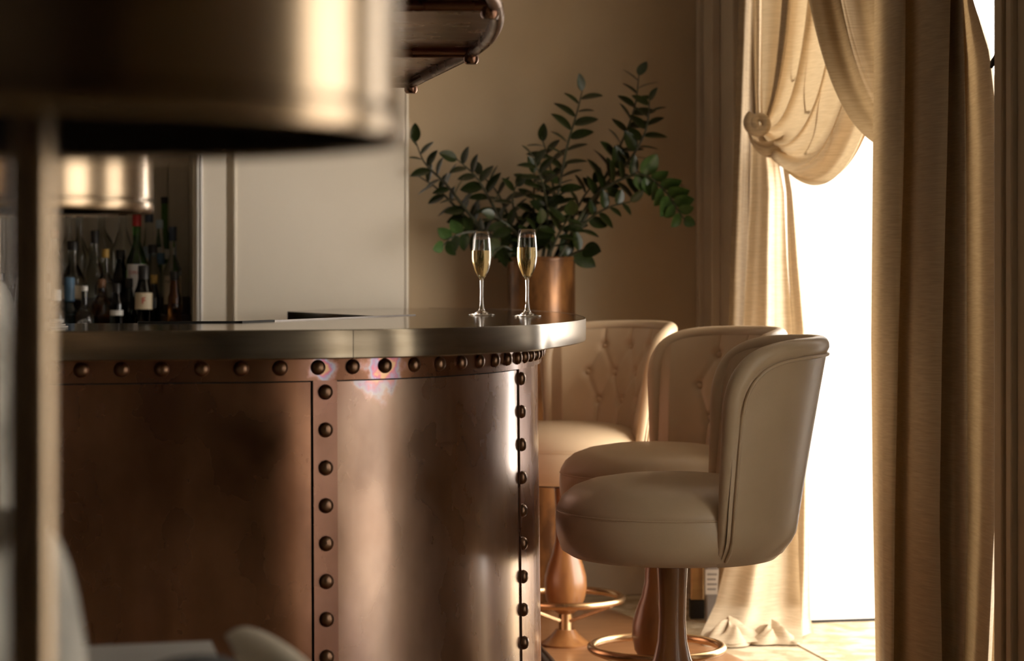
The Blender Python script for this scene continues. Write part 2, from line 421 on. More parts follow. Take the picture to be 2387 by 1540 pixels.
bar_parts = []
def bp_(o): bar_parts.append(o); return o
bp_(sheet('core', 0, BP.L, .0, 1.027, -.06, -.004, M['black'], bar, .04))
bp_(sheet('copper_panel', 0, S1a-.004, .02, BAND_LO-.003, -.003, 0, M['copper'], bar))
bp_(sheet('copper_panel', S1b-.02, S2a-.0025, .02, BAND_LO-.003, -.003, 0, M['copper_hot_lit'], bar))
bp_(sheet('copper_panel', S2b-.02, BP.L, .02, BAND_LO-.003, -.003, 0, M['copper_strip'], bar))
bp_(sheet('seam_strip', S1a, S1b, .02, BAND_LO+.002, .0, .0035, M['copper_strip'], bar))
bp_(sheet('seam_strip', S2a, S2b+.02, .02, BAND_LO+.002, .0, .0035, M['copper_strip'], bar))
bp_(sheet('top_band', 0, BP.L, BAND_LO, BAND_HI, .0, .009, M['copper_band'], bar))
bp_(sheet('kick_plate', 0, BP.L, 0, .02, -.03, -.02, M['black'], bar))
# rivets: a domed head with a flat skirt, one object each
prof = [(.0145, 0), (.0145, .0018), (.0132, .0055), (.0105, .0086), (.0065, .0106), (.0025, .0113), (0, .0115)]
rv, rf = lathe_geo(prof, 18)
RM = mesh('rivet', rv, rf, True)
def rivet(d, z, o):
    p = off_pt(d, o, z); n = BP.nor(d)
    ob = link('rivet', RM, M['rivet'], bar)
    ob.matrix_local = Matrix.Translation(p-Vector(bar.location)) @ n.to_track_quat('Z', 'Y').to_matrix().to_4x4()
d0 = arc_of(188)
for k in range(-1, 34): rivet(d0+k*.0718, 1.0085, .009)
for sa, sb in ((S1a, S1b), (S2a, S2a+.03)):
    for k in range(13): rivet((sa+sb)/2, .962-k*.0705, .0035)
for o in bar_parts:
    o.data.transform(inv)
    # shared material textures use object coordinates: shift back so stains stay in place
for mname in ('copper_band', 'copper_hot_lit'):
    for nd in M[mname].node_tree.nodes:
        if nd.type == 'VECT_MATH' and nd.operation == 'SUBTRACT':
            nd.inputs[1].default_value = tuple(Vector(nd.inputs[1].default_value)-Vector(bar.location))
# foot rail
fr_path = [off_pt(BP.L*i/160,   .062, .105)-Vector(bar.location) for i in range(161)]
tube('foot_rail', fr_path, .016, M['darkmetal'], bar, 12)
for d in (arc_of(500), arc_of(1000), 4.05, 4.9):
    a = off_pt(d, .0, .085)-Vector(bar.location); e = off_pt(d, .062, .105)-Vector(bar.location)
    tube('rail_bracket', [a, (a+e)/2+Vector((0, 0, -.012)), e], [.012, .011, .014], M['darkmetal'], bar, 10)
# counter top
OUT = [BP.at(d)+BP.nor(d)*.098 for d in [BP.L*i/400 for i in range(0, 400)]]
front = [p for p in OUT if p.y < 4.5 or p.x < -1]
front = [p for p in front if p.y < 4.02]
rest = [Vector((*p, 0)) for p in ((.030, 4.18), (.083, 4.38), (.124, 4.58), (.152, 4.76), (.171, 4.95), (.181, 5.2), (.182, 5.5), (.170, 5.87), (.134, 6.22), (.089, 6.52), (-.02, 6.97), (-.15, 7.23), (-.30, 7.40))]
CP = Path(catmull([front[i] for i in range(0, len(front), 12)]+rest, 10))
INNER = [(-.62, 7.345), (-.70, 6.42), (-.335, 5.40), (-.585, 4.47), (-2.30, 4.07)]
CT_HI, CT_LO = 1.08, 1.028
top = tag(empty('pewter_counter', CP.at(1.6)+Vector((0, 0, CT_LO))), 'polished pewter bar top with rounded end, holding two champagne flutes', 'counter top')
ti = Matrix.Translation(-Vector(top.location))
nC = 220
outl = [CP.at(CP.L*i/nC) for i in range(nC+1)]+[Vector((*p, 0)) for p in INNER]
tri = tessellate_polygon([outl])
vs = [p+Vector((0, 0, CT_HI)) for p in outl]+[p+Vector((0, 0, CT_LO)) for p in outl]
N = len(outl); fs = [tuple(t_) for t_ in tri]+[tuple(i+N for i in t_[::-1]) for t_ in tri]
for i in range(N): fs.append((i, (i+1) % N, (i+1) % N+N, i+N))
o = part('top_sheet', vs, fs, M['pewter_top'], top); o.data.transform(ti)
def cedge(d0, d1):
    n = max(8, int((d1-d0)/.012)); vs = []
    prof = ((.0005, CT_HI+.0008), (.0035, CT_HI+.0004), (.0048, CT_HI-.003), (.0048, CT_LO+.0015), (.003, CT_LO-.001), (0.0005, CT_LO-.001))
    for i in range(n+1):
        d = d0+(d1-d0)*i/n; p = CP.at(d); nn = CP.nor(d)
        for o_, z in prof: vs.append(p+nn*o_+Vector((0, 0, z)))
    k = len(prof); fs = grid_faces(n+1, k)+[tuple(range(k)), tuple(range(n*k, n*k+k))]
    for i in range(n): fs.append((i*k+k-1, (i+1)*k+k-1, (i+1)*k, i*k))
    ob = part('edge_band', vs, fs, M['pewter'], top); ob.data.transform(ti)
    for p in ob.data.polygons: p.use_smooth = True
    ob.data.set_sharp_from_angle(angle=math.radians(25))
def carc(px):
    best = None
    for i in range(3000):
        d = CP.L*i/3000; p = CP.at(d)
        if p.y < 4.9:
            e = abs(1193.5+p.x/p.y*FPX-px)
            if best is None or e < best[0]: best = (e, d)
    return best[1]
sd = carc(822)
cedge(.0, sd-.0007); cedge(sd+.0007, CP.L)
# lip along the inner edge and dark inner carcass of the counter
def poly_wall(name, pts2, z0, z1, th, mat, parent, M0):
    vs, fs = [], []
    for i in range(len(pts2)-1):
        a, b2 = Vector((*pts2[i], 0)), Vector((*pts2[i+1], 0)); t_ = (b2-a).normalized(); n_ = Vector((-t_.y, t_.x, 0))*th
        base = len(vs)
        for q in (a, b2, b2+n_, a+n_): vs += [q+Vector((0, 0, z0)), q+Vector((0, 0, z1))]
        for (i0, i1) in ((0, 1), (1, 2), (2, 3), (3, 0)): fs.append((base+i0*2, base+i1*2, base+i1*2+1, base+i0*2+1))
        fs += [(base, base+2, base+4, base+6), (base+1, base+3, base+5, base+7)]
    o = part(name, vs, fs, mat, parent); o.data.transform(M0); return o
poly_wall('glass_lip', [(-.268, 5.57), (-.541, 4.63)], CT_HI, CT_HI+.0032, .008, M['darkmetal'], top, ti)
poly_wall('lip_end', [(-.543, 4.62), (-.592, 4.45), (-.80, 4.40)], CT_HI, CT_HI+.004, .010, M['black'], top, ti)
poly_wall('inner_carcass', [(-.70, 6.42), (-.335, 5.40)], .0, CT_LO-.001, .02, M['black'], bar, inv)

# wooden ring floor around the bar
cx, cy = -.62, 5.55
vs = [(cx, cy, .006)]; n = 120
ringp = []
for i in range(n+1):
    d = BP.L*i/n; p = BP.at(d)+BP.nor(d)*.78; ringp.append(p)
poly = [Vector((p.x, p.y, 0)) for p in ringp]+[Vector((-.9, 7.0, 0)), Vector((-2.4, 4.6, 0))]
tri = tessellate_polygon([poly])
vs = [p+Vector((0, 0, .006)) for p in poly]+[p+Vector((0, 0, .0005)) for p in poly]
N = len(poly); fs = [tuple(t_) for t_ in tri]+[tuple(i+N for i in t_) for t_ in tri]+[(i, (i+1) % N, (i+1) % N+N, i+N) for i in range(N)]
strct(part('floor_wood_border', vs, fs, M['woodfloor']))

# ------------------------------------------------------------------ stools
def build_stool():
    s = empty('bar_stool')
    HA = math.radians(67)                         # half angle of the wrapping back; rear = local +x
    RO = lambda z: .283+.075*max(0, min(1, (z-.56)/.46))**1.1-(.05*max(0, (.60-z)/.075)**2 if z < .60 else 0)
    # seat: lower boxed side and domed cushion, seam between
    side = [(.0, .527), (.20, .527), (.235, .531), (.258, .545), (.268, .575), (.271, .605), (.269, .634), (.2675, .636)]
    lathe('seat_side', side, M['leather'], s, 48)
    dome = [(.2665, .634), (.2685, .6385), (.266, .648), (.255, .668), (.23, .688), (.19, .703), (.13, .713), (.06, .717), (0, .718)]
    lathe('seat_cushion', dome, M['leather'], s, 48)
    vs, fs = tube_geo([(.2685*math.cos(2*PI*i/60), .2685*math.sin(2*PI*i/60), .6362) for i in range(60)], .0022, 6, True)
    part('seat_seam', vs, fs, M['leather'], s, True)
    lathe('seat_plate', [(0, .512), (.10, .512), (.10, .528), (0, .528)], M['darkmetal'], s, 24)
    ZT = 1.018; ZB = .885
    def ztop(a):
        k = min(1, abs(a)/HA)
        return ZB+(ZT-ZB)*max(0, 1-k**8.0)**(1/2.4)+(-.012*k*k)
    # boundary path of the back (near bottom -> crest -> far bottom), in (angle, z)
    bpth = []
    for i in range(14): bpth.append((-HA, .545+(ZB-.012-.545)*i/14))
    for i in range(57):
        g = -PI/2+PI*i/56; a = HA*math.sin(g); bpth.append((a, ztop(a)))
    for i in range(14): bpth.append((HA, ZB-.012-(ZB-.012-.545)*(i+1)/14))
    nu, nv = 61, 26
    # outer panel
    vs = []
    for i in range(nu):
        g = math.sin(-PI/2+PI*i/(nu-1)); a = HA*g; zt = ztop(a)
        for j in range(nv):
            z = .530+(zt-.530)*j/(nv-1); r = RO(z)
            vs.append((r*math.cos(a), r*math.sin(a), z))
    part('back_panel', vs, grid_faces(nu, nv), M['leather'], s, True, False)
    # inner tufted pad
    btn = []
    for z, angs in ((.955, (-30, -10, 10, 30)), (.865, (-40, -20, 0, 20, 40)), (.775, (-30, -10, 10, 30))):
        for a in angs: btn.append((math.radians(a), z))
    RI = lambda z: .222+.092*max(0, (z-.64)/.38)**1.25
    segs = []
    for i, (a, z) in enumerate(btn):
        for (a2, z2) in btn[i+1:]:
            if abs(z-z2) > .05 and abs(z-z2) < .12 and abs(a-a2) < math.radians(12): segs.append((a*.27, z, a2*.27, z2))
    for (a, z) in btn:
        if z > .95: segs.append((a*.27, z, a*.27, 1.05))
        if z < .78: segs.append((a*.27, z, a*.27, .66))
    def dent(a, z):
        u = a*.27; d = 0
        for (ba, bz) in btn:
            q = ((u-ba*.27)**2+(z-bz)**2); d += .016*math.exp(-q/(.014**2))
        m = 9
        for (u0, z0, u1, z1) in segs:
            L2 = (u1-u0)**2+(z1-z0)**2; t_ = max(0, min(1, ((u-u0)*(u1-u0)+(z-z0)*(z1-z0))/L2))
            q = math.hypot(u-u0-t_*(u1-u0), z-z0-t_*(z1-z0)); m = min(m, q)
        return min(.018, d+.006*math.exp(-(m/.006)**2))
    nu2, nv2 = 121, 60
    vs = []
    for i in range(nu2):
        g = math.sin(-PI/2+PI*i/(nu2-1)); a = HA*.985*g; zt = ztop(a)-.004
        for j in range(nv2):
            z = .62+(zt-.62)*j/(nv2-1)
            r = RI(z)+dent(a, z)
            e = min(1, (1-abs(g))/.12); r = r*e+(RO(z)-.03)*(1-e)
            vs.append((r*math.cos(a), r*math.sin(a), z))
    part('tufted_backrest', vs, grid_faces(nu2, nv2), M['leather'], s, True, False)
    bm_v, bm_f = lathe_geo([(.0095, -.003), (.009, .002), (.006, .0048), (0, .0058)], 14)
    bme = mesh('button', bm_v, bm_f, True)
    for (a, z) in btn:
        r = RI(z)+.0145; nrm = Vector((-math.cos(a), -math.sin(a), .25)).normalized()
        ob = link('button', bme, M['leather'], s)
        ob.matrix_local = Matrix.Translation((r*math.cos(a), r*math.sin(a), z)) @ nrm.to_track_quat('Z', 'Y').to_matrix().to_4x4()
    # rolled edge and piping
    path, rad, pip = [], [], []
    for (a, z) in bpth:
        r = RO(z)-.019
        k = max(0, min(1, (z-.60)/.30)); rr = .013+.0095*k
        path.append((r*math.cos(a), r*math.sin(a), z)); rad.append(rr)
        zz = z-.020*k; ro = RO(zz)+.0032
        aa = a*(1-.04*(1 if abs(a) > HA*.9 else abs(a)/(HA*.9)))
        pip.append((ro*math.cos(aa), ro*math.sin(aa), zz if abs(a) < HA*.999 else z))
    vs, fs = tube_geo(path, rad, 14)
    part('rolled_edge', vs, fs, M['leather'], s, True)
    vs, fs = tube_geo(pip, .0042, 8)
    part('piping', vs, fs, M['leather'], s, True)
    # turned column, collar, ring, spokes, base
    lathe('column', [(.0, .10), (.024, .10), (.047, .116), (.062, .145), (.069, .185), (.067, .22), (.056, .26), (.043, .293), (.0345, .33), (.0315, .38), (.033, .45), (.037, .52), (0, .52)], M['stoolwood'], s, 36)
    lathe('collar', [(0, .045), (.022, .045), (.022, .104), (0, .104)], M['brass'], s, 24)
    ring = [(.182*math.cos(2*PI*i/72), .182*math.sin(2*PI*i/72), .15) for i in range(72)]
    vs, fs = tube_geo(ring, .0118, 12, True); part('foot_ring', vs, fs, M['brass'], s, True)
    for k in range(3):
        g = 2*PI*k/3+.9; e = Vector((math.cos(g), math.sin(g), 0))
        Mx = Matrix.Translation(e*.02+Vector((0, 0, .078))) @ (e*.158+Vector((0, 0, .062))).to_track_quat('X', 'Z').to_matrix().to_4x4()
        box('spoke', (0, -.009, -.005), (.168, .009, .005), M['brass'], s, Mx, .002)
    lathe('base', [(0, .0), (.078, 0), (.08, .006), (.066, .014), (.045, .032), (.030, .05), (0, .05)], M['stoolwood'], s, 36)
    return s
st = build_stool()
spots = [((.372, 4.78), -3, 'nearest taupe leather bar stool, its smooth curved back turned to the viewer'),
         ((.402, 5.72), 20, 'middle taupe leather bar stool, partly hidden behind the nearest stool'),
         ((.172, 6.63), 33, 'farthest tufted leather bar stool, brightly lit seat beside the copper vase')]
for i, ((x, y), a, lab) in enumerate(spots):
    o = st if i == 0 else copy_tree(st)
    o.location = (x, y, .006); o.rotation_euler = (0, 0, math.radians(a))
    tag(o, lab, 'bar stool', 'leather stools along the bar')

# ------------------------------------------------------------------ champagne flutes
FM = {}
def flute(loc, fill, lab):
    t_ = tag(empty('champagne_flute', loc), lab, 'glass', 'champagne flutes on the bar')
    outer = [(.0048, .094), (.006, .099), (.012, .106), (.019, .120), (.0245, .140), (.0262, .156), (.0256, .178), (.0236, .203), (.0214, .2255)]
    inner = [(.0202, .2255), (.0224, .203), (.0244, .178), (.0250, .156), (.0232, .140), (.0176, .120), (.010, .109), (.004, .1045), (0, .1040)]
    lathe('bowl', outer+[(.0208, .2262)]+inner, M['glass'], t_, 40)
    lathe('stem', [(.0095, .012), (.0065, .020), (.0048, .032), (.0040, .055), (.0042, .080), (.0048, .094)], M['glass'], t_, 24)
    lathe('foot', [(0, .0004), (.036, .0004), (.0375, .0012), (.037, .0024), (.026, .0045), (.014, .0085), (.0095, .012)], M['glass'], t_, 40)
    liq = [(0, .1038), (.0042, .1043), (.0102, .1088), (.0178, .1198), (.0234, .1398), (.0252, .156)]
    zf = fill; rf_ = .0252-.0006*(zf-.156)/.022
    liq += [(rf_, zf), (0, zf)]
    lathe('champagne', liq, M['champagne'], t_, 40)
p = at(1123, 735, 5.57); flute((p.x, p.y, CT_HI+.0008), .1745, 'left champagne flute, shorter looking and a little less full')
p = at(1229, 738, 5.33); flute((p.x, p.y, CT_HI+.0008), .1785, 'right champagne flute, nearer the rounded end of the bar')

# ------------------------------------------------------------------ vase and plant
VX, VY = xat(1262, 7.42), 7.42
vase = tag(empty('floor_vase', (VX, VY, 0)), 'tall patinated copper cylinder vase standing behind the bar stools', 'vase')
vz = 1.16-(600-HOR)*7.42/FPX
lathe('vase_body', [(0, .0), (.118, .0), (.122, .006), (.122, vz-.004), (.1205, vz), (.116, vz-.002), (.116, vz-.06)], M['pot'], vase, 48)
lathe('rim', [(.122, vz-.012), (.1245, vz-.010), (.1245, vz-.001), (.1215, vz+.002)], M['pot'], vase, 48)
tag(lathe('soil', [(0, vz-.03), (.116, vz-.03)], M['soil'], vase, 32))
plant = tag(empty('zz_plant', (VX, VY, vz-.03)), 'dark green arching leafy plant growing out of the tall vase', 'plant')
def leaf_mesh(nm, w, curl):
    vs, fs = [], []; n = 9
    for i in range(n):
        t_ = i/(n-1); ww = w*math.sin(PI*min(1, t_**.85))**.75*(1 if t_ < .98 else .1)+.004
        for k, x in enumerate((-1, -.5, 0, .5, 1)):
            vs.append((x*ww, t_, abs(x)*.10*ww*2-curl*t_*t_))
    for i in range(n-1):
        for k in range(4):
            a = i*5+k; fs.append((a, a+1, a+6, a+5))
    return mesh(nm, vs, fs, True)
LM = [leaf_mesh('leaf', .29, .08), leaf_mesh('leaf', .25, .14), leaf_mesh('leaf', .33, .02)]
for m_ in LM: m_.materials.append(M['leaf'])
LY = [leaf_mesh('leaf', .36, .03)]
LY[0].materials.append(M['leaf_lit'])
# stems: image polyline, depth shift at the tip, first leafed fraction, leaf length, spacing, young
STEMS = [
    ([(1275, 605), (1298, 470), (1320, 350), (1345, 262), (1357, 212)], -.05, .32, .062, .030, 0),
    ([(1290, 605), (1385, 460), (1440, 352), (1478, 255), (1490, 172)], .02, .40, .060, .030, 0),
    ([(1300, 605), (1405, 440), (1468, 372), (1506, 300), (1515, 222)], -.04, .52, .055, .027, 0),
    ([(1292, 600), (1375, 472), (1440, 422), (1500, 408), (1550, 445), (1582, 492), (1598, 515)], -.16, .40, .056, .024, 1),
    ([(1205, 605), (1105, 512), (1042, 432), (992, 382), (968, 328)], -.05, .38, .052, .030, 0),
    ([(1200, 605), (1085, 505), (1020, 440), (975, 410)], .02, .30, .052, .034, 0),
    ([(1222, 605), (1152, 485), (1112, 415), (1062, 368)], -.06, .30, .056, .028, 0),
    ([(1228, 605), (1190, 520), (1160, 450), (1120, 405)], .03, .30, .052, .030, 0),
    ([(1205, 600), (1150, 552), (1100, 540), (1055, 552), (1030, 575)], -.16, .30, .046, .028, 1),
    ([(1246, 605), (1244, 500), (1246, 390)], -.03, .30, .055, .028, 0),
    ([(1278, 605), (1292, 500), (1284, 395), (1262, 318)], .03, .28, .062, .027, 0),
    ([(1300, 600), (1360, 525), (1415, 485), (1470, 470)], -.08, .35, .048, .030, 0),
    ([(1255, 605), (1215, 530), (1195, 470), (1205, 425)], -.05, .3, .052, .030, 0),
    ([(1285, 605), (1330, 520), (1360, 460), (1392, 420)], .05, .35, .052, .034, 0),
    ([(1262, 605), (1275, 520), (1268, 440), (1240, 360)], -.10, .28, .056, .026, 0),
    ([(1240, 605), (1205, 545), (1150, 500)], -.12, .25, .052, .028, 0),
    ([(1300, 602), (1335, 592), (1368, 578)], -.08, .35, .060, .030, 0),
    ([(1268, 605), (1300, 550), (1330, 500)], -.12, .25, .055, .026, 0),
    ([(1250, 605), (1240, 560), (1262, 520)], -.12, .2, .055, .022, 0),
    ([(1230, 605), (1180, 575), (1150, 590)], -.12, .25, .050, .024, 0),
]
for si, (pl, dz, f0, ll, sp, lit_leaf) in enumerate(STEMS):
    n = len(pl); P3 = []
    for i, (x, y) in enumerate(pl):
        t_ = i/(n-1); P3.append(at(x, y, VY+dz*t_+random.uniform(-.01, .01)))
    # keep stems rooted inside the mouth of the vase
    root = Vector((VX+max(-.085, min(.085, (P3[0].x-VX))), VY+dz*.3, vz-.03))
    P3[0] = root
    cv = catmull(P3, 12)
    base = plant.location
    loc = [p-base for p in cv]
    rad = [.0075*(1-.72*i/(len(cv)-1)) for i in range(len(cv))]
    stem = tube('stem', loc, rad, M['stem'], plant, 7)
    # cumulative length
    L = [0]
    for a, b_ in zip(loc, loc[1:]): L.append(L[-1]+(b_-a).length)
    d = L[-1]*f0; side = 1; k = 0
    while d <= L[-1]+.002:
        i = max(j for j in range(len(L)) if L[j] <= min(d, L[-1]-1e-6))
        i = min(i, len(loc)-2)
        p = loc[i].lerp(loc[i+1], (min(d, L[-1])-L[i])/max(1e-6, L[i+1]-L[i]))
        T = (loc[i+1]-loc[i]).normalized()
        S = T.cross(Vector((0, 1, 0)))
        if S.length < .1: S = Vector((1, 0, 0))
        S.normalize()
        tip = d >= L[-1]-sp*.9
        fw = random.uniform(-.45, .25)
        D = (T*(.42+random.uniform(-.1, .25)+(.6 if tip else 0))+S*side*(.95 if not tip else .4)+Vector((0, 1, 0))*fw).normalized()
        up = (T*.8+Vector((0, -.55, .25))+Vector((random.uniform(-.3, .3),)*3)).normalized()
        X = D.cross(up).normalized(); Z = X.cross(D).normalized()
        frac = d/L[-1]; sc_ = ll*1.45*random.uniform(.82, 1.15)*(1 if frac < .85 else .85)
        yy = lit_leaf and frac > .62
        me = LY[0] if yy else random.choice(LM)
        o = link('leaf', me, None, stem)
        mt = Matrix(((X.x, D.x, Z.x), (X.y, D.y, Z.y), (X.z, D.z, Z.z))).to_4x4()
        o.matrix_local = Matrix.Translation(p) @ mt @ Matrix.Diagonal((sc_, sc_, sc_, 1))
        side *= -1; k += 1
        d += sp*(.66 if k % 2 else .95)

# ------------------------------------------------------------------ curtains
def bez(p0, p1, p2, p3, t):
    a = 1-t; return tuple(p0[i]*a**3+3*p1[i]*a*a*t+3*p2[i]*a*t*t+p3[i]*t**3 for i in range(len(p0)))
def lerp_t(a, b, t): return tuple(x+(y-x)*t for x, y in zip(a, b))
def cloth(name, vs, nu, nv, mat, parent, org, th=.0016):
    o = part(name, [v-org for v in vs], grid_faces(nu, nv), mat, parent, True, False)
    return o
def swag(name, A, B, nu, nv, folds, amp, mat, parent, org, ph=0.0, sharp=1.6):
    # A, B: four (px, py, Y) control points of the first and last thread
    vs = []
    for i in range(nu):
        s_ = i/(nu-1)
        cps = [lerp_t(a, b_, s_) for a, b_ in zip(A, B)]
        w = math.sin(2*PI*folds*s_+ph); w2 = math.sin(2*PI*folds*2.3*s_+1.7+ph)
        w = math.copysign(abs(w)**(1/sharp), w)
        for j in range(nv):
            t_ = j/(nv-1); x, y, Y = bez(*cps, t_)
            am = amp*(1-.55*t_**3)*(.75+.25*math.sin(3*t_+s_*5))
            Yd = Y+am*(w*.75+w2*.25)
            p = at(x, y, Y); q = at(x, y, Yd)
            # folds stand off the cloth towards the room as well as along the line of sight
            vs.append(q+WN*(am*.45*math.sin(2*PI*folds*s_+ph+1.2)))
    return cloth(name, vs, nu, nv, mat, parent, org)
def rows_cloth(name, rows, nu, nv, fold, mat, parent, org):
    # rows: (z, pxL, pxR, Y); fold(u, v) -> depth offset
    vs = []
    for i in range(nu):
        u = i/(nu-1)
        for j in range(nv):
            v = j/(nv-1); f = v*(len(rows)-1); k = min(int(f), len(rows)-2); t_ = f-k
            r0, r1 = rows[k], rows[k+1]; z, a, b_, Y = lerp_t(r0, r1, t_)
            du, dY = fold(u, v); px = a+(b_-a)*(u+du); Yd = Y+dY
            vs.append(Vector((xat(px, Y)*(1+0*(Yd/Y)), Yd, z)))
    return cloth(name, vs, nu, nv, mat, parent, org)
LO = Vector((xat(1780, 6.9), 6.9, 0))
lc = tag(empty('window_curtain', LO), 'beige linen curtain knotted to its holdback beside the bright window', 'curtain', 'window curtains')
# outer hanging panel, its shade put into the darker linen colour
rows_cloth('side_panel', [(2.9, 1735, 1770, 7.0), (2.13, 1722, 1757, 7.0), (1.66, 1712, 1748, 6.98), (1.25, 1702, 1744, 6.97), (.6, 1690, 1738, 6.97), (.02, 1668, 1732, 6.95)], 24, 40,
           lambda u, v: (0, .028*math.sin(PI*1.3*u+.3)*-1+.006*math.sin(9*u+4*v)), M['linen_shaded'], lc, LO)
# gathered pleats above the knot
rows_cloth('gathered_pleats', [(2.9, 1745, 1850, 6.95), (2.3, 1752, 1838, 6.95), (2.0, 1756, 1818, 6.95), (1.80, 1760, 1800, 6.95), (1.70, 1764, 1792, 6.94)], 60, 40,
           lambda u, v: (0, .016*math.sin(2*PI*3.5*u)*(1-.4*v)), M['linen'], lc, LO)
# big swag
swag('swag', [(1800, -320, 6.86), (1800, -20, 6.84), (1796, 160, 6.84), (1786, 275, 6.86)],
     [(2085, -320, 5.98), (2070, 400, 6.02), (1905, 575, 6.46), (1772, 325, 6.84)], 120, 70, 4.6, .075, M['linen'], lc, LO, .6)
# turned-back hem hanging under the swag
swag('swag_hem', [(2090, -320, 6.06), (2078, 380, 6.10), (1925, 560, 6.54), (1800, 345, 6.92)],
     [(2100, -320, 6.16), (2100, 340, 6.20), (1955, 520, 6.62), (1830, 350, 6.98)], 30, 60, 1.2, .035, M['linen'], lc, LO, .3)
# knot: a coil of cloth wound round the holdback
kc = at(1768, 288, 6.78)-LO
path, rad = [], []
for i in range(46):
    g = 2*PI*1.35*i/45+2.2; R = .034*(1-.55*i/45)
    path.append(kc+Vector((math.cos(g)*R, -.012*i/45+.01*math.sin(g), math.sin(g)*R))); rad.append(.019*(1-.35*i/45))
tube('knot', path, rad, M['linen'], lc, 12)
swag('knot_wrap', [(1744, 275, 6.82), (1744, 345, 6.76), (1790, 345, 6.72), (1850, 300, 6.74)], [(1742, 300, 6.84), (1750, 385, 6.80), (1815, 385, 6.70), (1870, 330, 6.72)], 24, 24, 1.5, .012, M['linen'], lc, LO)
# tail below the knot, pooling on the carpet
def tfold(u, v):
    a = .034*math.sin(2*PI*1.2*u+.8+1.5*v)+.008*math.sin(2*PI*3.1*u+5*v)
    return (0.02*math.sin(7*v+3*u), a*(.35+.65*min(1, v*2.5)))
rows_cloth('tail', [(1.70, 1752, 1792, 6.93), (1.60, 1750, 1815, 6.92), (1.475, 1748, 1832, 6.9), (1.25, 1742, 1838, 6.9), (1.0, 1735, 1850, 6.9), (.6, 1722, 1856, 6.88), (.25, 1700, 1858, 6.86), (.10, 1672, 1862, 6.84), (.045, 1645, 1866, 6.74), (.016, 1624, 1872, 6.62)], 70, 90, tfold, M['linen'], lc, LO)
rows_cloth('tail_lining', [(1.60, 1822, 1834, 6.98), (1.475, 1834, 1850, 6.97), (1.25, 1838, 1868, 6.95), (1.0, 1848, 1888, 6.95), (.6, 1856, 1890, 6.93), (.2, 1850, 1890, 6.90), (.05, 1840, 1892, 6.86), (.012, 1830, 1900, 6.78)], 24, 60,
           lambda u, v: (0, .03*math.sin(2*PI*1.1*u+.4+v)), M['linen'], lc, LO)
# pooled cloth
def pool(name, cx_, cy_, rx, ry, h, seed, ang):
    rnd = random.Random(seed); vs = []; nu, nv = 40, 12
    for i in range(nu):
        a = 2*PI*i/nu
        for j in range(nv):
            k = j/(nv-1); rr = k*(1+.16*math.sin(3*a+seed)+.10*math.sin(5*a+seed*2))
            z = .006+h*(1-k)**.7*(1+.4*math.sin(4*a+seed))+.010*(1+math.sin(7*a+6*k+seed))*(1-k*k)
            x, y = rx*rr*math.cos(a), ry*rr*math.sin(a)
            vs.append(Vector((cx_+x*math.cos(ang)-y*math.sin(ang), cy_+x*math.sin(ang)+y*math.cos(ang), z)))
    o = part(name, [v-LO for v in vs], grid_faces(nu, nv, True), M['linen'], lc, True, False); return o
pool('pooled_hem', xat(1700, 6.64), 6.66, .115, .07, .05, 1.0, .25)
pool('pooled_hem', xat(1800, 6.66), 6.68, .085, .06, .04, 2.6, -.1)
# near curtain
NO = Vector((xat(2180, 5.45), 5.45, 0))
nc = tag(empty('window_curtain', NO), 'shaded beige linen curtain hanging straight in front of the window, nearest the right edge', 'curtain', 'window curtains')
def zof(y, Y): return EYE-(y-HOR)*Y/FPX
KEY = [-900, -250, 0, 150, 350, 800, 1200, 1640]
COL = [  # (depth Y, px at each key row)
    (5.78, [2037, 2038, 2038, 2037, 2034, 2030, 2034, 2042]),
    (5.62, [2078, 2078, 2076, 2074, 2070, 2060, 2058, 2062]),
    (5.56, [2112, 2112, 2111, 2110, 2107, 2094, 2086, 2082]),
    (5.68, [2106, 2106, 2106, 2105, 2102, 2090, 2083, 2079]),
    (5.50, [2150, 2152, 2150, 2148, 2144, 2132, 2128, 2128]),
    (5.40, [2215, 2220, 2216, 2212, 2208, 2196, 2190, 2198]),
    (5.52, [2206, 2210, 2208, 2206, 2202, 2192, 2187, 2194]),
    (5.42, [2228, 2232, 2232, 2232, 2232, 2226, 2226, 2228]),
    (5.36, [2236, 2242, 2244, 2248, 2252, 2254, 2257, 2246]),
    (5.50, [2230, 2236, 2240, 2244, 2248, 2250, 2254, 2242]),
    (5.30, [2238, 2246, 2252, 2280, 2292, 2296, 2290, 2270]),
    (5.22, [2244, 2252, 2258, 2306, 2330, 2336, 2318, 2296]),
    (5.34, [2242, 2250, 2256, 2309, 2334, 2338, 2324, 2304]),
]
def near_pt(u, v):
    f = u*(len(COL)-1); i = min(int(f), len(COL)-2); s_ = f-i
    g = v*(len(KEY)-1); k = min(int(g), len(KEY)-2); t_ = g-k; t2 = t_
    def c(ci):
        Y, p = COL[ci]; return Y, p[k]+(p[k+1]-p[k])*t2
    s2 = s_
    Y0, x0 = c(i); Y1, x1 = c(i+1); Y = Y0+(Y1-Y0)*s2; x = x0+(x1-x0)*s2
    bul = math.sin(PI*s_)*(-.02 if x1 > x0 else 0)
    y = KEY[k]+(KEY[k+1]-KEY[k])*t_
    p = at(x, y, Y); p.y += bul
    p.z = max(.012, zof(y, 5.5)); return p
nu, nv = 97, 60
vs = [near_pt(i/(nu-1), j/(nv-1)) for i in range(nu) for j in range(nv)]
cloth('hanging_panel', vs, nu, nv, M['linen_shaded'], nc, NO)
